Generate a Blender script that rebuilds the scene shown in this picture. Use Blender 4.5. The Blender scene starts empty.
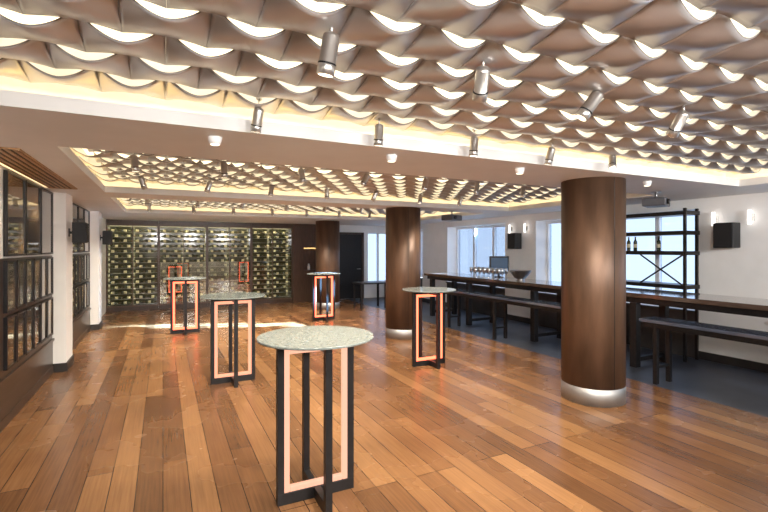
import bpy, math, random
from mathutils import Vector, Matrix
random.seed(4)
S = bpy.context.scene
COL = S.collection
PI = math.pi
try:
    S.view_settings.view_transform = 'Standard'
except Exception:
    pass

# ------------------------------------------------------------------ materials
def mat(name, c, rough=0.5, metal=0.0, var=0.12, scale=6.0, emit=None, estr=0.0, coat=0.0, stretch=(1,1,1), bump=0.0):
    m = bpy.data.materials.new(name); m.use_nodes = True
    nt = m.node_tree; n = nt.nodes; l = nt.links
    b = n['Principled BSDF']
    tc = n.new('ShaderNodeTexCoord'); mp = n.new('ShaderNodeMapping'); mp.inputs['Scale'].default_value = stretch
    nz = n.new('ShaderNodeTexNoise'); nz.inputs['Scale'].default_value = scale; nz.inputs['Detail'].default_value = 4
    r = n.new('ShaderNodeValToRGB')
    lo = [max(0, x*(1-var)) for x in c]; hi = [min(1, x*(1+var)) for x in c]
    r.color_ramp.elements[0].position = .3; r.color_ramp.elements[1].position = .7
    r.color_ramp.elements[0].color = (*lo, 1); r.color_ramp.elements[1].color = (*hi, 1)
    l.new(tc.outputs['Object'], mp.inputs['Vector']); l.new(mp.outputs[0], nz.inputs['Vector'])
    l.new(nz.outputs['Fac'], r.inputs[0]); l.new(r.outputs[0], b.inputs['Base Color'])
    b.inputs['Roughness'].default_value = rough; b.inputs['Metallic'].default_value = metal
    if coat:
        b.inputs['Coat Weight'].default_value = coat; b.inputs['Coat Roughness'].default_value = .08
    if emit:
        b.inputs['Emission Color'].default_value = (*emit, 1); b.inputs['Emission Strength'].default_value = estr
    if bump:
        bp = n.new('ShaderNodeBump'); bp.inputs['Strength'].default_value = bump; bp.inputs['Distance'].default_value = .01
        l.new(nz.outputs['Fac'], bp.inputs['Height']); l.new(bp.outputs[0], b.inputs['Normal'])
    return m

def glass_mat(name, tint=(1,1,1), refl=.09, rough=.0):
    m = bpy.data.materials.new(name); m.use_nodes = True
    nt = m.node_tree; n = nt.nodes; l = nt.links
    n.remove(n['Principled BSDF'])
    t = n.new('ShaderNodeBsdfTransparent'); t.inputs[0].default_value = (*tint, 1)
    g = n.new('ShaderNodeBsdfGlossy'); g.inputs['Roughness'].default_value = rough
    fr = n.new('ShaderNodeLayerWeight'); fr.inputs['Blend'].default_value = .25
    mr = n.new('ShaderNodeMapRange'); mr.inputs['To Min'].default_value = refl; mr.inputs['To Max'].default_value = min(1, refl+.5)
    mx = n.new('ShaderNodeMixShader')
    l.new(fr.outputs['Fresnel'], mr.inputs['Value']); l.new(mr.outputs[0], mx.inputs[0])
    l.new(t.outputs[0], mx.inputs[1]); l.new(g.outputs[0], mx.inputs[2]); l.new(mx.outputs[0], n['Material Output'].inputs[0])
    return m

def floor_mat():
    m = bpy.data.materials.new('oak_planks'); m.use_nodes = True
    nt = m.node_tree; n = nt.nodes; l = nt.links; b = n['Principled BSDF']
    tc = n.new('ShaderNodeTexCoord'); mp = n.new('ShaderNodeMapping'); mp.inputs['Rotation'].default_value = (0,0,PI/2)
    br = n.new('ShaderNodeTexBrick'); br.offset = .37; br.offset_frequency = 3
    for k, v in (('Scale',1),('Mortar Size',.003),('Mortar Smooth',.2),('Bias',0),('Brick Width',2.9),('Row Height',.17)):
        br.inputs[k].default_value = v
    br.inputs['Color1'].default_value = (0,0,0,1); br.inputs['Color2'].default_value = (1,1,1,1); br.inputs['Mortar'].default_value = (.5,.5,.5,1)
    mp2 = n.new('ShaderNodeMapping'); mp2.inputs['Scale'].default_value = (18,.55,1)
    nz = n.new('ShaderNodeTexNoise'); nz.inputs['Scale'].default_value = 3.4; nz.inputs['Detail'].default_value = 7; nz.inputs['Roughness'].default_value = .58
    nb = n.new('ShaderNodeTexNoise'); nb.inputs['Scale'].default_value = 1.6; nb.inputs['Detail'].default_value = 3; nb.inputs['Roughness'].default_value = .5
    a = n.new('ShaderNodeMath'); a.operation = 'MULTIPLY_ADD'; a.inputs[1].default_value = .48
    a2 = n.new('ShaderNodeMath'); a2.operation = 'MULTIPLY_ADD'; a2.inputs[1].default_value = .58
    a3 = n.new('ShaderNodeMath'); a3.operation = 'MULTIPLY_ADD'; a3.inputs[1].default_value = .4; a3.inputs[2].default_value = -.27
    r = n.new('ShaderNodeValToRGB'); e = r.color_ramp.elements
    e[0].position = .05; e[0].color = (.064,.0285,.013,1); e[1].position = .95; e[1].color = (.345,.178,.073,1)
    x = e.new(.45); x.color = (.175,.080,.0325,1)
    mx = n.new('ShaderNodeMix'); mx.data_type = 'RGBA'; mx.inputs[7].default_value = (.025,.011,.006,1)
    l.new(tc.outputs['Object'], mp.inputs[0]); l.new(mp.outputs[0], br.inputs['Vector'])
    l.new(tc.outputs['Object'], mp2.inputs[0]); l.new(mp2.outputs[0], nz.inputs['Vector']); l.new(tc.outputs['Object'], nb.inputs['Vector'])
    l.new(nb.outputs['Fac'], a3.inputs[0]); l.new(nz.outputs['Fac'], a2.inputs[0]); l.new(a3.outputs[0], a2.inputs[2])
    l.new(br.outputs['Color'], a.inputs[0]); l.new(a2.outputs[0], a.inputs[2])
    l.new(a.outputs[0], r.inputs[0]); l.new(r.outputs[0], mx.inputs[6]); l.new(br.outputs['Fac'], mx.inputs[0])
    l.new(mx.outputs[2], b.inputs['Base Color'])
    rr = n.new('ShaderNodeMapRange'); rr.inputs['To Min'].default_value = .20; rr.inputs['To Max'].default_value = .33
    l.new(nb.outputs['Fac'], rr.inputs['Value']); l.new(rr.outputs[0], b.inputs['Roughness'])
    bp = n.new('ShaderNodeBump'); bp.inputs['Strength'].default_value = .2; bp.inputs['Distance'].default_value = .003; bp.invert = True
    l.new(br.outputs['Fac'], bp.inputs['Height']); l.new(bp.outputs[0], b.inputs['Normal'])
    return m

def marble_mat():
    m = bpy.data.materials.new('mottled_top'); m.use_nodes = True
    nt = m.node_tree; n = nt.nodes; l = nt.links; b = n['Principled BSDF']
    tc = n.new('ShaderNodeTexCoord')
    v = n.new('ShaderNodeTexNoise'); v.inputs['Scale'].default_value = 40; v.inputs['Detail'].default_value = 3; v.inputs['Distortion'].default_value = .6
    r = n.new('ShaderNodeValToRGB'); e = r.color_ramp.elements
    e[0].position = .34; e[0].color = (.125,.148,.138,1); e[1].position = .68; e[1].color = (.225,.248,.235,1)
    x = e.new(.5); x.color = (.170,.192,.181,1)
    l.new(tc.outputs['Object'], v.inputs['Vector']); l.new(v.outputs['Fac'], r.inputs[0]); l.new(r.outputs[0], b.inputs['Base Color'])
    b.inputs['Roughness'].default_value = .12
    return m

def picture_mat():
    m = bpy.data.materials.new('print_with_reflections'); m.use_nodes = True
    nt = m.node_tree; n = nt.nodes; l = nt.links; b = n['Principled BSDF']
    tc = n.new('ShaderNodeTexCoord'); oi = n.new('ShaderNodeObjectInfo'); ad = n.new('ShaderNodeVectorMath')
    v = n.new('ShaderNodeTexNoise'); v.inputs['Scale'].default_value = 1.8; v.inputs['Detail'].default_value = 2; v.inputs['Distortion'].default_value = .3
    mu = n.new('ShaderNodeMath'); mu.operation = 'MULTIPLY'; mu.inputs[1].default_value = 40
    r = n.new('ShaderNodeValToRGB'); e = r.color_ramp.elements
    e[0].position = .40; e[0].color = (.030,.022,.016,1); e[1].position = .72; e[1].color = (.40,.28,.15,1)  # amber end of the ramp puts warm glass reflections into the print colour
    x = e.new(.55); x.color = (.11,.078,.046,1)
    l.new(oi.outputs['Random'], mu.inputs[0]); l.new(tc.outputs['Object'], ad.inputs[0]); l.new(mu.outputs[0], ad.inputs[1])
    l.new(ad.outputs[0], v.inputs['Vector']); l.new(v.outputs['Fac'], r.inputs[0]); l.new(r.outputs[0], b.inputs['Base Color'])
    b.inputs['Roughness'].default_value = .04; b.inputs['Coat Weight'].default_value = .5; b.inputs['Coat Roughness'].default_value = .02
    return m

M = dict(
    floor=floor_mat(), slate=mat('slate_floor', (.044,.050,.066), .42, 0, .25, 2.5), marble=marble_mat(), picture=picture_mat(),
    plaster=mat('cream_plaster', (.89,.88,.85), .7, 0, .03, 4),
    white=mat('white_plaster', (.92,.92,.915), .7, 0, .03, 4),
    soffit=mat('soffit_paint', (.75,.74,.725), .6, 0, .03, 3),
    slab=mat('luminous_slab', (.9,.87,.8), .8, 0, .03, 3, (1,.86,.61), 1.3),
    led=mat('cove_led', (1,.85,.6), .5, 0, 0, 3, (1,.66,.23), 5.5),
    panel=mat('silver_mauve_panel', (.49,.475,.475), .30, .5, .03, 3),
    paneledge=mat('panel_edge', (.20,.185,.175), .5, .3, .05, 3),
    black=mat('black_steel', (.018,.017,.018), .38, .4, .2, 20),
    darkwood=mat('dark_stained_wood', (.050,.028,.018), .3, 0, .4, 8, stretch=(8,8,1)),
    brownpanel=mat('brown_wood_panel', (.085,.046,.027), .35, 0, .3, 5, stretch=(6,6,.8)),
    tablewood=mat('dark_table_wood', (.10,.066,.050), .12, 0, .3, 6, coat=.7, stretch=(8,.8,4)),
    benchtop=mat('bench_lacquer', (.085,.10,.14), .08, 0, .2, 6, coat=1, stretch=(8,.8,4)),
    bronze=mat('bronze_veneer', (.115,.065,.040), .44, .40, .38, 2.6, stretch=(2.6,2.6,.55)),
    steel=mat('brushed_steel', (.52,.515,.51), .32, 1, .08, 30, stretch=(1,1,12)),
    bandsteel=mat('satin_steel_band', (.40,.395,.39), .52, .9, .06, 30, stretch=(1,1,12)),
    spotmetal=mat('satin_silver_spot', (.62,.60,.57), .32, .9, .06, 12),
    lens=mat('warm_lens', (1,.9,.7), .3, 0, 0, 5, (1,.85,.6), 4),
    speaker=mat('black_speaker', (.012,.012,.013), .55, 0, .2, 30),
    grille=mat('speaker_grille', (.02,.02,.022), .7, .3, .5, 220),
    sconce=mat('frosted_sconce', (.95,.93,.9), .4, 0, .02, 5, (1,.93,.85), 2.2),
    ventwood=mat('slat_wood', (.42,.25,.12), .5, 0, .25, 8, stretch=(6,1,1)),
    ventdark=mat('vent_shadow', (.03,.022,.016), .7, 0, .2, 8),
    ventled=mat('vent_slot_led', (1,.85,.6), .5, 0, 0, 3, (1,.74,.38), 1.6),
    ledpale=mat('peach_led', (.06,.03,.02), .5, 0, 0, 4, (1,.50,.34), 1.15),
    ledmid=mat('salmon_led', (.06,.03,.02), .5, 0, 0, 4, (1,.38,.23), 1.4),
    ledred=mat('red_led', (.10,.03,.02), .5, 0, 0, 4, (1,.15,.07), 3.8),
    glass=glass_mat('window_glass', (.58,.645,.735), .03),
    cabglass=glass_mat('cabinet_glass', (.92,.93,.88), .20),
    clear=glass_mat('stemware_glass', (.66,.72,.78), .62, .12),
    frame=mat('white_window_frame', (.88,.89,.90), .45, 0, .03, 5),
    cabback=mat('dark_cabinet_back', (.050,.050,.024), .12, 0, .2, 6, coat=.6),
    cabled=mat('cabinet_led', (1,.9,.6), .5, 0, 0, 4, (1,.89,.50), 17),
    bottle=mat('green_bottle_glass', (.022,.028,.012), .1, 0, .4, 30, coat=.5),
    label=mat('paper_label', (.62,.57,.42), .7, 0, .15, 40),
    foil=mat('amber_foil', (.14,.09,.04), .35, .4, .2, 20),
    screen=mat('monitor_screen', (.02,.03,.05), .08, 0, .2, 4, (.2,.3,.45), .25),
    skirting=mat('dark_skirting', (.03,.027,.026), .4, 0, .2, 6),
    dado=mat('dark_brown_dado', (.052,.034,.024), .3, 0, .3, 4, stretch=(4,.6,4)),
    dadogrey=mat('dark_grey_dado', (.045,.043,.043), .35, 0, .25, 4),
    projector=mat('grey_plastic', (.08,.08,.09), .4, 0, .1, 20),
)

# ------------------------------------------------------------------ mesh builder
class MB:
    def __init__(s): s.v=[]; s.f=[]; s.sm=[]; s.mi=[]
    def add(s, vs, fs, smooth=False, mi=0):
        k=len(s.v); s.v+= [tuple(v) for v in vs]
        for f in fs: s.f.append([i+k for i in f]); s.sm.append(smooth); s.mi.append(mi)
        return s
    def box(s, x0,x1,y0,y1,z0,z1, mi=0):
        vs=[(x,y,z) for z in (z0,z1) for y in (y0,y1) for x in (x0,x1)]
        return s.add(vs, [(0,2,3,1),(4,5,7,6),(0,1,5,4),(2,6,7,3),(0,4,6,2),(1,3,7,5)], False, mi)
    def lathe(s, prof, n=24, mat4=None, mi=0, smooth=True, caps=True):
        mat4 = mat4 or Matrix()
        vs=[]
        for r,z in prof:
            for k in range(n):
                a=2*PI*k/n; vs.append(mat4 @ Vector((r*math.cos(a), r*math.sin(a), z)))
        fs=[]
        for i in range(len(prof)-1):
            for k in range(n):
                k2=(k+1)%n; fs.append((i*n+k, i*n+k2, (i+1)*n+k2, (i+1)*n+k))
        s.add(vs, fs, smooth, mi)
        if caps:
            base=len(s.v)-len(vs)
            s.f.append([base+k for k in range(n)][::-1]); s.sm.append(False); s.mi.append(mi)
            s.f.append([base+(len(prof)-1)*n+k for k in range(n)]); s.sm.append(False); s.mi.append(mi)
        return s
    def cyl(s, p, q, r, n=16, mi=0, r2=None):
        p=Vector(p); q=Vector(q); d=q-p
        m=Matrix.Translation(p) @ d.to_track_quat('Z','Y').to_matrix().to_4x4()
        return s.lathe([(r,0),(r if r2 is None else r2, d.length)], n, m, mi)
    def build(s, name, m, parent=None, bevel=0):
        me=bpy.data.meshes.new(name); me.from_pydata(s.v, [], s.f)
        ms = m if isinstance(m,(list,tuple)) else [m]
        for x in ms: me.materials.append(x)
        for p,sm,mi in zip(me.polygons, s.sm, s.mi): p.use_smooth=sm; p.material_index=mi
        me.validate(); me.update()
        o=bpy.data.objects.new(name, me); COL.objects.link(o)
        if parent: o.parent=parent
        if bevel:
            b=o.modifiers.new('bevel','BEVEL'); b.width=bevel; b.segments=2; b.limit_method='ANGLE'
        return o
def tag(o,label,cat,group=None,kind=None):
    o['label']=label; o['category']=cat
    if group: o['group']=group
    if kind: o['kind']=kind
    return o
def thing(name,label,cat,loc=(0,0,0),rz=0,group=None):
    o=bpy.data.objects.new(name,None); COL.objects.link(o); o.location=loc; o.rotation_euler=(0,0,rz); o.empty_display_size=.1
    return tag(o,label,cat,group)
def struct(o):
    o['kind']='structure'; return o
def dup(root, loc, rz=None, label=None, group=None):
    r=root.copy(); COL.objects.link(r); r.location=loc
    if rz is not None: r.rotation_euler=(0,0,rz)
    if label: r['label']=label
    if group: r['group']=group
    for ch in list(root.children):
        c=ch.copy(); COL.objects.link(c); c.parent=r
        for g in list(ch.children):
            d=g.copy(); COL.objects.link(d); d.parent=c
    return r

# ------------------------------------------------------------------ camera (level view-camera with a small vertical shift)
cam=bpy.data.cameras.new('camera'); co=bpy.data.objects.new('camera',cam); COL.objects.link(co)
cam.sensor_width=36; cam.lens=450/768*36; cam.shift_y=-8/768; cam.clip_start=.02; cam.clip_end=200
co.location=(0,0,1.70); co.rotation_euler=(PI/2,0,-math.atan(221/450)); S.camera=co

# ------------------------------------------------------------------ room shell
XL, XR, YB = -1.36, 7.4, 14.0
XC = 5.45
ZS, ZT = 2.46, 2.98
struct(MB().box(XL-.3,XC,-1.5,YB+.3,-.1,0).build('floor',M['floor']))
struct(MB().box(XC,XR+.3,-1.5,YB+.3,-.1,0).build('floor',M['slate']))
w=MB().box(XL-.3,XL,-1.5,YB+.3,0,ZT)
w.box(XL,-1.2,7.5,8.0,0,ZS).box(XL,-1.2,11.0,11.5,0,ZS)
struct(w.build('wall_left',M['plaster']))
w=MB().box(XL,3.66,YB+.35,YB+.5,0,ZT).box(3.66,6.25,YB,YB+.3,0,ZT).box(6.25,7.15,YB,YB+.3,0,.5).box(6.25,7.15,YB,YB+.3,2.25,ZT).box(7.15,XR+.3,YB,YB+.3,0,ZT)
struct(w.build('wall_back',M['white']))
struct(MB().box(XL-.3,XR+.3,-1.6,-1.5,0,ZT).build('wall_front',M['white']))
piers=[(3.12,4.1),(7.45,8.45),(10.9,12.3),(13.6,14.0)]
WD=.42
w=MB().box(XR,XR+WD,-1.5,YB,2.3,ZT).box(XR,XR+WD,-1.5,YB,0,.7)
for a,b in piers+[(-1.5,-.2)]: w.box(XR,XR+WD,a,b,.7,2.3)
struct(w.build('wall_right',M['white']))
# soffits, beams and luminous slab (no two boxes overlap)
CXR = 6.6
CXL = -.93
coffers=[(-1.5,3.3,XL),(4.1,7.42,CXL),(7.88,11.3,CXL)]
c=MB()
for a,b in ((3.3,4.1),(7.42,7.88),(11.3,YB-.03)): c.box(XL,XR,a,b,ZS,ZT)
for a,b,cx in coffers:
    if cx>XL: c.box(XL,cx,a,b,ZS,ZT)
    c.box(CXR,XR,a,b,ZS,ZT)
struct(c.build('ceiling',M['soffit']))
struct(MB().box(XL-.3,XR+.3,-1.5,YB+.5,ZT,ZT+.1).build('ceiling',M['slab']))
n=1
LIP=.085
for y0,y1,cx in coffers:
    t=MB()
    t.box(cx,CXR,y1-.25,y1,ZS,ZS+.03).box(cx,CXR,y1-.25,y1-.23,ZS+.03,ZS+LIP)
    if cx>XL: t.box(cx,cx+.22,y0,y1-.25,ZS,ZS+.03).box(cx+.20,cx+.22,y0,y1-.25,ZS+.03,ZS+LIP)
    t.box(CXR-.22,CXR,y0,y1-.25,ZS,ZS+.03).box(CXR-.22,CXR-.20,y0,y1-.25,ZS+.03,ZS+LIP)
    struct(t.build('trim_%d'%n,M['soffit'])); n+=1
    t=MB()
    t.box(cx+.03,CXR-.03,y1-.12,y1-.08,ZS+.03,ZS+.05)
    if cx>XL: t.box(cx+.08,cx+.12,y0,y1-.3,ZS+.03,ZS+.05)
    t.box(CXR-.12,CXR-.08,y0,y1-.3,ZS+.03,ZS+.05)
    struct(t.build('trim_%d'%n,M['led'])); n+=1
# skirting, dados and dark backing panels behind the pictures
t=MB()
for a,b in ((-1.5,7.5),(8.0,11.0)):
    t.box(XL,XL+.012,a,b,.1,.44).box(XL,XL+.03,a,b,.44,.47).box(XL,XL+.02,a,b,0,.1).box(XL,XL+.006,a,b,.47,1.60)
struct(t.build('trim_%d'%n,M['dado'])); n+=1
t=MB()
for a,b in ((7.5,8.0),(11.0,11.5)): t.box(-1.2,-1.18,a-.02,b,0,.12).box(XL,-1.2,a-.02,a,0,.12)
struct(t.build('baseboard_left',M['skirting']))
t=MB()
for a,b in piers: t.box(XR-.02,XR,a,b,0,.12)
struct(t.build('baseboard_right',M['skirting']))
t=MB()
for a,b in ((-1.5,3.12),(4.1,7.45),(8.45,10.9),(12.3,13.6)):
    t.box(XR-.02,XR,a,b,0,.70).box(XR-.06,XR,a,b,.70,.73)
struct(t.build('trim_%d'%n,M['dadogrey'])); n+=1

# windows on the right wall
def window(k, y0, y1, z0, z1, nl):
    e=bpy.data.objects.new('window_%d'%k,None); COL.objects.link(e); struct(e); e.location=(XR+.36,y0,z0)
    W=y1-y0; H=z1-z0; f=MB(); t=.06
    f.box(-.05,.05,0,t,0,H).box(-.05,.05,W-t,W,0,H).box(-.05,.05,t,W-t,0,t).box(-.05,.05,t,W-t,H-t,H)
    for i in range(1,nl): f.box(-.04,.04,W*i/nl-.035,W*i/nl+.035,t,H-t)
    f.build('window_frame',M['frame'],e)
    for i in range(nl): MB().box(-.004,.004,W*i/nl+.04,W*(i+1)/nl-.04,.05,H-.05).build('pane',M['glass'],e)
    return e
window(1,4.1,7.45,.73,2.3,4)
window(2,8.45,10.9,.73,2.3,3)
window(3,12.3,13.6,.73,2.3,2)
window(5,-.2,3.12,.73,2.3,4)
e=bpy.data.objects.new('window_4',None); COL.objects.link(e); struct(e); e.location=(6.25,YB+.15,.5)
f=MB().box(0,.06,-.05,.05,0,1.75).box(.84,.9,-.05,.05,0,1.75).box(.06,.84,-.05,.05,0,.06).box(.06,.84,-.05,.05,1.69,1.75).box(.42,.48,-.04,.04,.06,1.69)
f.build('window_frame',M['frame'],e); MB().box(.05,.85,-.004,.004,.05,1.7).build('pane',M['glass'],e)
# black door on the back wall
d=bpy.data.objects.new('door_1',None); COL.objects.link(d); struct(d); d.location=(5.2,YB,0)
MB().box(.03,.81,-.05,-.005,.01,2.15).build('door_leaf',M['black'],d,.004)
MB().box(-.05,.03,-.07,0,0,2.22).box(.81,.89,-.07,0,0,2.22).box(.03,.81,-.07,0,2.15,2.22).build('door_frame',M['darkwood'],d)
MB().cyl((.74,-.05,1.0),(.74,-.10,1.0),.012).cyl((.74,-.10,1.0),(.62,-.10,1.0),.01).build('door_handle',M['steel'],d)
# brown panelling between wine wall and door, with a lit niche
p=MB().box(3.66,4.0,YB-.1,YB,0,2.46).box(4.42,5.14,YB-.1,YB,0,2.46).box(4.0,4.42,YB-.1,YB,0,1.0).box(4.0,4.42,YB-.1,YB,1.7,2.46).box(4.0,4.42,YB-.012,YB,1.0,1.7)
struct(p.build('trim_%d'%n,M['brownpanel'])); n+=1
struct(MB().box(4.01,4.41,YB-.05,YB-.03,1.69,1.699).build('trim_%d'%n,M['led'])); n+=1

# ------------------------------------------------------------------ ceiling panels
TW, TP = .338, .300
TL = TP-.004
SAG = .100
def tile_geo(mb, ox, oy, oz):
    nu, nv = 20, 9; th=.007
    def z(u,v):
        q=abs(u)**1.8
        return SAG*((1-v)*(-(1-q)) + v*(-(.40+.18*q))) - .014*math.sin(PI*v)
    top=[]; bot=[]
    for j in range(nv+1):
        for i in range(nu+1):
            u=-1+2*i/nu; v=j/nv
            x=ox+u*(TW-.0006)/2; y=oy-TL/2+v*TL
            bot.append((x,y,oz+z(u,v))); top.append((x,y,oz+z(u,v)+th))
    N=(nu+1)*(nv+1); fs=[]
    for j in range(nv):
        for i in range(nu):
            a=j*(nu+1)+i; q=(a,a+1,a+nu+2,a+nu+1)
            fs.append(q[::-1]); fs.append(tuple(k+N for k in q))
    mb.add(bot+top, fs, True)
    fs=[]
    for i in range(nu):
        fs.append((i,i+1,i+1+N,i+N)); a=nv*(nu+1)+i; fs.append((a+1,a,a+N,a+1+N))
    for j in range(nv):
        a=j*(nu+1); b2=a+nu+1; fs.append((b2,a,a+N,b2+N)); a+=nu; b2+=nu; fs.append((a,b2,b2+N,a+N))
    k=len(mb.v)-2*N
    for f in fs: mb.f.append([q+k for q in f]); mb.sm.append(False); mb.mi.append(1)
ZP=2.682
PM=[M['panel'],M['paneledge']]
tl=MB(); tile_geo(tl,0,0,0); proto=tl.build('curved_panel',PM)
labs=['curved taupe ceiling panel in the front ceiling bay above the camera','curved taupe ceiling panel in the middle ceiling bay, beyond the first white beam']
grps=['curved panels of the front ceiling bay','curved panels of the middle ceiling bay']
first=True
far=MB()
for ci,(ye,rows,x0) in enumerate(((3.13,9,-1.34),(7.25,10,-.81),(11.13,10,-.81))):
    for r in range(rows):
        y=ye-TP/2-r*TP
        off=TW/2 if r%2 else 0
        x=x0+TW/2+off
        while x+TW/2 < 6.52:
            if ci==2 or (ci==1 and r>=8): tile_geo(far,x,y,ZP)
            elif ci==0 and (x > 1.5+y*1.72 or x < -1.3+max(0,(2.0-y))*1.3): tile_geo(far,x,y,ZP)
            else:
                o=proto if first else proto.copy()
                if not first: COL.objects.link(o)
                first=False
                o.location=(x,y,ZP); tag(o,labs[ci],'ceiling panel',grps[ci])
            x+=TW
o=far.build('curved_panel',PM); tag(o,'curved taupe ceiling panels of the farthest ceiling bay before the wine wall','ceiling panels',kind='stuff')

# ------------------------------------------------------------------ spotlights
def spot_light(label, loc, rz, tilt, group, sc):
    t=thing('spotlight',label,'spotlight',loc,rz,group); t.scale=(sc,sc,sc)
    MB().cyl((0,0,.0),(0,0,.09),.009,10).lathe([(.024,.085),(.024,.10)],14).build('stem',M['spotmetal'],t)
    R=Matrix.Rotation(tilt,4,'X')
    MB().lathe([(.012,.02),(.034,.012),(.04,0),(.04,-.12),(.042,-.122),(.042,-.17),(.037,-.172)],20,R).build('housing',M['spotmetal'],t)
    MB().lathe([(.0435,-.118),(.0435,-.126)],20,R).build('ring',M['black'],t)
    MB().lathe([(.034,-.1715),(.034,-.1735)],18,R).build('lens',M['lens'],t)
    return t
def spot(name,loc,aim,w,size,col,soft=.07,blend=.7):
    l=bpy.data.lights.new(name,'SPOT'); l.energy=w; l.spot_size=math.radians(size); l.spot_blend=blend; l.color=col; l.shadow_soft_size=soft
    o=bpy.data.objects.new(name,l); COL.objects.link(o); o.location=loc
    o.rotation_euler=(Vector(aim)-Vector(loc)).to_track_quat('-Z','Y').to_euler()
def put(label,loc,rz,tilt,group,w,sc=.82):
    spot_light(label,loc,rz,tilt,group,sc)
    if w:
        m=Matrix.Rotation(rz,4,'Z')@Matrix.Rotation(tilt,4,'X'); q=m@Vector((0,0,-.24*sc))
        p0=Vector(loc)+q; spot('spot_lamp',p0,p0+q,w,105,(1,.90,.76),.05)
ordn=['leftmost','second from left','third from left','fourth from left','rightmost']
ord7=['first from left','second from left','third from left','fourth from left','fifth from left','sixth from left','seventh from left']
for i,x in enumerate((.63,1.42,2.24,3.06)):
    put('satin silver spotlight of the nearest row, %s of four large ones'%['leftmost','second from left','third from left','rightmost'][i],(x,1.78,2.58),[.4,-.5,.9,-.3][i],[.25,.75,.6,.7][i],'spotlights of the nearest row',120,.90)
for i,x in enumerate((.55,1.4,2.25,3.1,3.9)):
    put('slim silver spotlight in front of the first white beam, %s of its row'%ordn[i],(x,2.93,2.58),[.3,-.2,.1,.2,2.2][i],[.35,.2,.1,.3,.5][i],'spotlights before the first beam',[115,115,115,105,0][i],.80)
for yy,rn,bay,g in ((4.95,'front','middle','spotlights of the middle bay'),(6.45,'rear','middle','spotlights of the middle bay'),(8.9,'front','farthest','spotlights of the far bay'),(10.3,'rear','farthest','spotlights of the far bay')):
    for i in range(7):
        x=-.25+i*.82
        put('small silver spotlight in the %s ceiling bay, %s row, %s'%(bay,rn,ord7[i]),(x,yy,2.58),random.uniform(-1,1),random.uniform(.1,.6),g,115 if bay=='middle' else 130)
for i,x in enumerate((.32,1.68,3.05,4.95)):
    t=thing('downlight','small round downlight under the lip of the first beam, %s of four'%['leftmost','second from left','third from left','rightmost'][i],'downlight',(x,3.28,ZS),0,'downlights under the first beam')
    MB().lathe([(.045,0),(.045,-.012),(.038,-.05),(.03,-.05)],18).build('housing',M['white'],t)
    MB().lathe([(.028,-.05),(.028,-.053)],16).build('lens',M['lens'],t)

# slatted vent in the left soffit, with a lit slot along the wall side
t=thing('ceiling_vent','long wooden slat air vent in the soffit above the left wall','vent',(-1.13,5.6,ZS))
MB().box(-.15,-.135,-1.3,1.3,-.012,0).box(.135,.15,-1.3,1.3,-.012,0).box(-.135,.135,-1.3,-1.285,-.012,0).box(-.135,.135,1.285,1.3,-.012,0).build('frame',M['ventwood'],t)
MB().box(-.135,.135,-1.285,1.285,-.002,0).build('backing',M['ventdark'],t)
v=MB()
for k in range(5): x=-.108+k*.054; v.box(x-.014,x+.014,-1.285,1.285,-.010,-.003)
v.build('slats',M['ventwood'],t)
MB().box(-.185,-.155,-1.3,1.3,-.006,0).build('light_strip',M['ventled'],t)

# projectors
def projector(label,loc,rz):
    t=thing('projector',label,'projector',loc,rz,'ceiling projectors')
    MB().box(-.17,.17,-.14,.14,-.20,-.09).build('body',M['projector'],t,.015)
    MB().cyl((-.08,-.14,-.145),(-.08,-.17,-.145),.035,18).build('lens',M['black'],t)
    MB().cyl((0,0,-.09),(0,0,0),.018,12).lathe([(.06,-.012),(.06,0)],18).build('mount',M['steel'],t)
projector('dark projector hung from the beam to the right of the front column',(6.0,3.85,ZS),.4)
projector('dark projector hung from the second beam, beyond the front column',(5.3,7.65,ZS),.3)

# ------------------------------------------------------------------ columns
def column(label,x,y):
    t=thing('column',label,'column',(x,y,0),0)
    n_=64
    MB().lathe([(.335,.185),(.335,2.46)],n_).build('shaft',M['bronze'],t)
    MB().lathe([(.336,0),(.336,.183),(.33,.185)],n_).build('base_band',M['bandsteel'],t)
    for a in (2.2,4.5,-.2):
        m=Matrix.Rotation(a,4,'Z')
        vs=[m@Vector(p) for p in ((.333,-.003,.19),(.337,-.003,.19),(.337,.003,.19),(.333,.003,.19),(.333,-.003,2.46),(.337,-.003,2.46),(.337,.003,2.46),(.333,.003,2.46))]
        MB().add(vs,[(0,1,5,4),(1,2,6,5),(2,3,7,6),(3,0,4,7)]).build('seam',M['black'],t)
column('big round bronze column at right front with a steel base band',4.39,3.55)
column('round bronze column in the middle distance, left of the bench',4.14,7.6)
column('most distant round bronze column, left of the black door',4.17,12.1)

# ------------------------------------------------------------------ high tables
def high_table(label,x,y,led):
    t=thing('high_table',label,'table',(x,y,0),0,'round high tables')
    MB().lathe([(.30,1.082),(.393,1.084),(.395,1.087),(.395,1.097),(.393,1.10)],64).build('tabletop',M['marble'],t)
    W=.27; b=.045
    def cross(z0,z1,name):
        f=MB().box(-W,W,-b/2,b/2,z0,z1)
        for a0,a1 in ((b/2,W),(-W,-b/2)): f.box(-b/2,b/2,a0,a1,z0,z1)
        f.build(name,M['black'],t,.002)
    cross(0,.075,'base'); cross(1.03,1.082,'top_support')
    for s in (-1,1):
        x0=W-b if s>0 else -W
        MB().box(x0,x0+b,-b/2,b/2,.075,1.03).build('leg',M['black'],t)
        MB().box(-b/2,b/2,x0,x0+b,.075,1.03).build('leg',M['black'],t)
    q=.038; xi=W-b; L=MB(); z1=1.03
    L.box(-xi,-xi+q,-.018,.018,.075,z1).box(xi-q,xi,-.018,.018,.075,z1).box(-xi+q,xi-q,-.018,.018,.075,.075+q).box(-xi+q,xi-q,-.018,.018,z1-q,z1)
    o=L.build('light_frame',led,t,.006); o['label']='glowing rectangular light strip'
    return t
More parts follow.
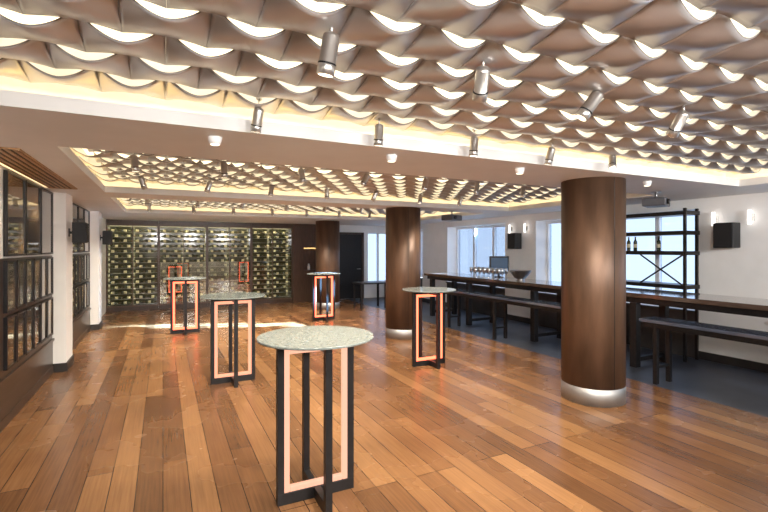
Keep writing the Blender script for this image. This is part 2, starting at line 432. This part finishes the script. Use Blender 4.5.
high_table('nearest round high table, grey green top over a peach glowing frame',.944,2.98,M['ledpale'])
high_table('second round high table from the front in the left row',.80,5.98,M['ledmid'])
high_table('round high table at left back, before the wine wall',.40,9.85,M['ledred'])
high_table('round high table right of centre with a salmon red glowing frame',3.48,5.6,M['ledred'])
high_table('round high table at right back, left of the bronze columns',3.42,10.2,M['ledred'])

# ------------------------------------------------------------------ long table and benches
t=thing('long_table','long dark wooden bar table running along the windows','table',(6.4,0,0))
MB().box(-.4,.4,.6,9.9,1.0,1.06).build('tabletop',M['tablewood'],t,.006)
MB().box(-.36,-.33,.7,9.8,.92,1.0).box(.33,.36,.7,9.8,.92,1.0).box(-.33,.33,.7,.73,.92,1.0).box(-.33,.33,9.77,9.8,.92,1.0).build('apron',M['black'],t)
for y in (2.25,4.2,6.15,8.1,9.6):
    for s in (-1,1): MB().box(s*.33-.05,s*.33+.05,y-.05,y+.05,0,.92).build('leg',M['black'],t,.004)
    MB().box(-.28,.28,y-.03,y+.03,.08,.14).build('stretcher',M['black'],t)
def bench(label,x,y0,y1,legs):
    t=thing('bench',label,'bench',(x,y0,0),0,'tall benches by the long table')
    L=y1-y0
    MB().box(-.17,.17,0,L,.76,.80).build('seat',M['benchtop'],t,.006)
    MB().box(-.15,-.12,.05,L-.05,.70,.76).build('rail',M['black'],t)
    MB().box(.12,.15,.05,L-.05,.70,.76).build('rail',M['black'],t)
    for y in legs:
        for s in (-1,1): MB().box(s*.13-.025,s*.13+.025,y-y0-.025,y-y0+.025,0,.76).build('leg',M['black'],t)
        MB().box(-.105,.105,y-y0-.015,y-y0+.015,.2,.23).build('crossbar',M['black'],t)
bench('tall dark bench in front of the long table at the right edge',5.66,.7,3.75,(1.0,2.3,3.55))
bench('tall dark bench at the long table between the front and middle columns',5.66,4.75,8.25,(4.92,6.6,8.08))

# wine glasses
def glass_mesh():
    mb=MB(); prof=[(.036,0),(.036,.002),(.006,.008),(.004,.02),(.004,.085),(.012,.095),(.034,.12),(.041,.15),(.038,.19),(.033,.22)]
    mb.lathe(prof,18,caps=False); return mb
g0=None
for i in range(21):
    x=6.10+.12*(i%3); y=7.15+.15*(i//3)+.03*(i%3)
    if g0 is None:
        g0=glass_mesh().build('wine_glass',M['clear']); o=g0
    else: o=g0.copy(); COL.objects.link(o)
    o.location=(x,y,1.06); tag(o,'clear wine glass in the cluster on the long table','wine glass','wine glasses on the long table')
# bottle prototype (upright)
def bottle_mesh():
    mb=MB()
    mb.lathe([(.034,0),(.037,.006),(.037,.065)],14).lathe([(.0374,.065),(.0374,.145)],14,mi=1).lathe([(.037,.145),(.037,.185),(.030,.205),(.0145,.232),(.0145,.25)],14).lathe([(.0155,.25),(.0155,.295)],14,mi=2)
    return mb
BM=bottle_mesh().build('wine_bottle',[M['bottle'],M['label'],M['foil']])
# steel bowl with handles
t=thing('ice_bowl','shiny steel ice bowl on the long table beside the wine glasses','bowl',(6.3,6.75,1.06))
MB().lathe([(.08,0),(.085,.012),(.06,.02),(.12,.06),(.18,.14),(.205,.20),(.21,.205),(.195,.20),(.17,.14),(.11,.065),(.04,.03)],32,caps=False).lathe([(.08,0),(.08,.01)],28).build('bowl',M['steel'],t)
for s in (-1,1):
    MB().cyl((s*.19,-.04,.175),(s*.24,-.04,.185),.008,8).cyl((s*.24,-.04,.185),(s*.24,.04,.185),.008,8).cyl((s*.24,.04,.185),(s*.19,.04,.175),.008,8).build('handle',M['steel'],t)
# till monitor
t=thing('till_monitor','dark touch screen till on a stand at the long table','monitor',(6.62,7.75,1.06),-.35)
MB().lathe([(.10,0),(.10,.015),(.03,.022),(.02,.03)],24).build('base',M['black'],t)
MB().cyl((0,.02,.02),(0,.03,.16),.022,14).build('stand',M['black'],t)
MB().box(-.22,.22,-.015,.02,.13,.46).build('screen_case',M['black'],t,.008)
MB().box(-.185,.185,-.02,-.0145,.165,.425).build('screen',M['screen'],t)

# steel shelf rack with one cross brace before window 1
t=thing('shelf_rack','black steel shelf rack with a crossed brace standing before the window','shelf rack',(7.16,4.06,0))
for y in (.0,1.62):
    for s in (-1,1): MB().box(s*.15-.018,s*.15+.018,y-.018,y+.018,0,2.30).build('post',M['black'],t)
for z in (1.08,1.592,1.90,2.20): MB().box(-.18,.18,-.03,1.65,z,z+.06).build('shelf',M['black'],t)
for a,b2 in (((-.16,.03,1.14),(-.16,.69,1.592)),((-.16,.69,1.14),(-.16,.03,1.592))):
    MB().cyl(a,b2,.013,10).build('cross_brace',M['black'],t)
for i,(y,z) in enumerate(((4.55,1.652),(4.95,1.652),(5.07,1.652))):
    o=BM if i==0 else BM.copy()
    if i: COL.objects.link(o)
    o.location=(7.16,y,z); o.scale=(.8,.8,.8)
    tag(o,'upright wine bottle on the middle shelf of the black rack','bottle','bottles on the middle rack shelf')

# speakers and sconces
def speaker(label,x,y,z,side,sc=1):
    t=thing('speaker',label,'speaker',(x,y,z),0 if side>0 else PI); t.scale=(sc,sc,sc)
    MB().box(.06,.26,-.13,.13,-.18,.18).build('cabinet',M['speaker'],t,.012)
    MB().box(.26,.268,-.115,.115,-.165,.165).build('grille',M['grille'],t)
    MB().box(0,.012,-.05,.05,-.07,.07).box(.012,.06,-.02,.02,-.02,.02).build('bracket',M['black'],t)
speaker('black wall speaker on the near white pier of the left wall',-1.2,7.72,1.92,1,.82)
speaker('black wall speaker on the far white pier of the left wall',-1.2,11.25,1.92,1,.82)
speaker('black wall speaker between two wall lights on the right front pier',7.4,3.62,1.88,-1)
speaker('black wall speaker on the distant pier between the right hand windows',7.4,7.95,1.86,-1)
def sconce(label,y,z):
    t=thing('wall_light',label,'wall light',(7.4,y,z),0,'white tube wall lights')
    MB().lathe([(.021,-.10),(.024,-.095),(.024,.095),(.021,.10)],20,Matrix.Translation((-.07,0,0))).build('shade',M['sconce'],t)
    MB().box(-.012,0,-.03,.03,-.05,.05).cyl((-.012,0,0),(-.048,0,0),.01,10).build('bracket',M['steel'],t)
sconce('white tube wall light left of the speaker on the right front pier',3.84,2.13)
sconce('white tube wall light right of the speaker on the right front pier',3.38,2.13)
sconce('white tube wall light left of the speaker on the distant pier',8.22,2.15)
sconce('white tube wall light right of the speaker on the distant pier',7.72,2.15)

# framed pictures on the left wall
def pic_proto(H,W,label,y,z,group):
    t=thing('picture_frame',label,'framed picture',(XL+.006,y,z),0,group); b=.020
    MB().box(0,.032,-W,-W+b,0,H).box(0,.032,W-b,W,0,H).box(0,.032,-W+b,W-b,0,b).box(0,.032,-W+b,W-b,H-b,H).build('frame',M['black'],t)
    MB().box(0,.02,-W+b,W-b,b,H-b).build('picture',M['picture'],t)
    return t
nums=['first','second','third','fourth','fifth','sixth','seventh','eighth']
protos={}
for H,z,W,pitch,rn in ((.82,1.62,.32,.67,'large, top row'),(.50,1.08,.155,.335,'small, middle row'),(.50,.54,.155,.335,'small, bottom row')):
    for y0,y1,side in ((5.385,7.395,'before the near pier'),(8.085,10.765,'beyond the near pier')):
        cnt=int(round((y1-y0)/pitch))
        for k in range(cnt):
            y=y0+pitch*(k+.5)
            lab='black framed glazed picture, %s, %s %s'%(rn,nums[k]+' from front',side)
            g='pictures on the left wall '+side
            if H not in protos: protos[H]=pic_proto(H,W,lab,y,z,g)
            else: dup(protos[H],(XL+.006,y,z),0,lab,g)

# ------------------------------------------------------------------ wine wall
bx=[-1.36,-.11,1.15,2.40,3.66]
names=['leftmost','second from left','third from left','rightmost']
for i in range(4):
    a,b2=bx[i]+.002,bx[i+1]-.002; W=b2-a
    t=thing('wine_cabinet','lit wine cabinet full of lying bottles in the back wall, %s of four'%names[i],'wine cabinet',(a,YB,0),0,'wine cabinets of the back wall')
    MB().box(0,W,.32,.34,0,ZS).box(0,.010,0,.32,.12,ZS).box(W-.010,W,0,.32,.12,ZS).box(.010,W-.010,0,.32,2.34,ZS).box(0,W,0,.32,0,.12).build('carcass',M['cabback'],t)
    MB().box(0,.032,-.03,0,.1,2.36).box(W-.032,W,-.03,0,.1,2.36).box(.032,W-.032,-.03,0,.1,.14).box(.032,W-.032,-.03,0,2.30,2.36).box(W/2-.012,W/2+.012,-.03,0,.14,2.30).build('door_frame',M['brownpanel'],t)
    MB().box(0,W,-.03,0,2.36,ZS).build('header',M['darkwood'],t)
    MB().box(0,W,-.03,0,0,.1).build('plinth',M['darkwood'],t)
    if i in (1,2):
        for xa,xb in ((.032,W/2-.012),(W/2+.012,W-.032)): MB().box(xa,xb,-.018,-.012,.14,1.30).build('glass_pane',M['cabglass'],t)
    for xa in (.011,W-.018): MB().box(xa,xa+.007,.002,.012,.14,2.30).build('light_strip',M['cabled'],t)
    MB().box(W/2-.006,W/2+.006,.002,.010,.14,2.30).build('light_strip',M['cabled'],t)
    MB().box(.03,W-.03,.004,.024,2.315,2.335).build('light_strip',M['cabled'],t)
    NR=15
    for r in range(NR):
        z=.165+r*.141
        for yy in (.10,.20): MB().cyl((.010,yy,z),(W-.010,yy,z),.004,6).build('rack_rail',M['steel'],t)
    for r in range(NR):
        z=.165+r*.141+.038
        for k in range(4):
            if random.random()<.03: continue
            o=BM.copy(); COL.objects.link(o); o.scale=(.95,.95,.95)
            xs=a+.038+k*(W-.076)/4
            if r%2: o.location=(xs+.288,YB+.15,z); o.rotation_euler=(0,-PI/2,0)
            else: o.location=(xs+.004,YB+.15,z); o.rotation_euler=(0,PI/2,0)
            tag(o,'wine bottle lying on its side in the %s wine cabinet'%names[i],'bottle','bottles in the %s wine cabinet'%names[i])

# small side table far back and niche vase
t=thing('side_table','small black table standing far back beside the middle column','table',(5.3,11.7,0))
MB().box(-.42,.42,-.3,.3,.69,.73).build('tabletop',M['black'],t,.004)
for sx in (-1,1):
    for sy in (-1,1): MB().box(sx*.37-.025,sx*.37+.025,sy*.25-.025,sy*.25+.025,0,.69).build('leg',M['black'],t)
o=MB().lathe([(.03,0),(.038,.03),(.038,.12),(.025,.17),(.022,.2)],24).build('vase',M['white']); o.location=(4.17,YB-.055,1.0); tag(o,'pale vase in the lit niche beside the wine wall','vase')

# ------------------------------------------------------------------ light
wd=bpy.data.worlds.new('world'); S.world=wd; wd.use_nodes=True
bg=wd.node_tree.nodes['Background']; tcw=wd.node_tree.nodes.new('ShaderNodeTexCoord'); gr=wd.node_tree.nodes.new('ShaderNodeSeparateXYZ'); rp=wd.node_tree.nodes.new('ShaderNodeValToRGB')
wl=wd.node_tree.links; wl.new(tcw.outputs['Generated'],gr.inputs[0]); wl.new(gr.outputs[2],rp.inputs[0]); wl.new(rp.outputs[0],bg.inputs[0])
rp.color_ramp.elements[0].color=(.84,.91,1,1); rp.color_ramp.elements[1].color=(.50,.68,1,1)
bg.inputs[1].default_value=3.2
# added fill spots behind the camera, with no fixtures
for x,aim,e_ in ((-.3,(5.5,8,1.2),380),(1.5,(1.0,8,1.2),350),(3.4,(3.2,8,1.2),350),(5.2,(7.4,5,1.5),520)):
    spot('rear_fill',(x,-1.2,2.35),aim,e_,112,(1,.98,.96),.3,.9)
# added warm fill spots without fixtures, to brighten the left wall
for y in (4.9,6.2,8.6,10.0):
    spot('left_wall_fill',(-.9,y,2.44),(-1.36,y+.15,1.4),28,110,(1,.86,.64))
# added blue spots under the window heads, boosting the daylight spill
for y in (.8,2.3,4.8,6.6,9.0,10.3):
    spot('window_blue_fill',(7.45,y,2.27),(6.2,y,.6),36,110,(.46,.68,1),.2,.9)
for k in range(5):
    f_=k/4
    spot('low_sun',(15.5,8.9,4.2),(-.6+3.6*f_,11.2-1.5*f_,0),2300000,1.8,(.48,.79,1),.05,.4)
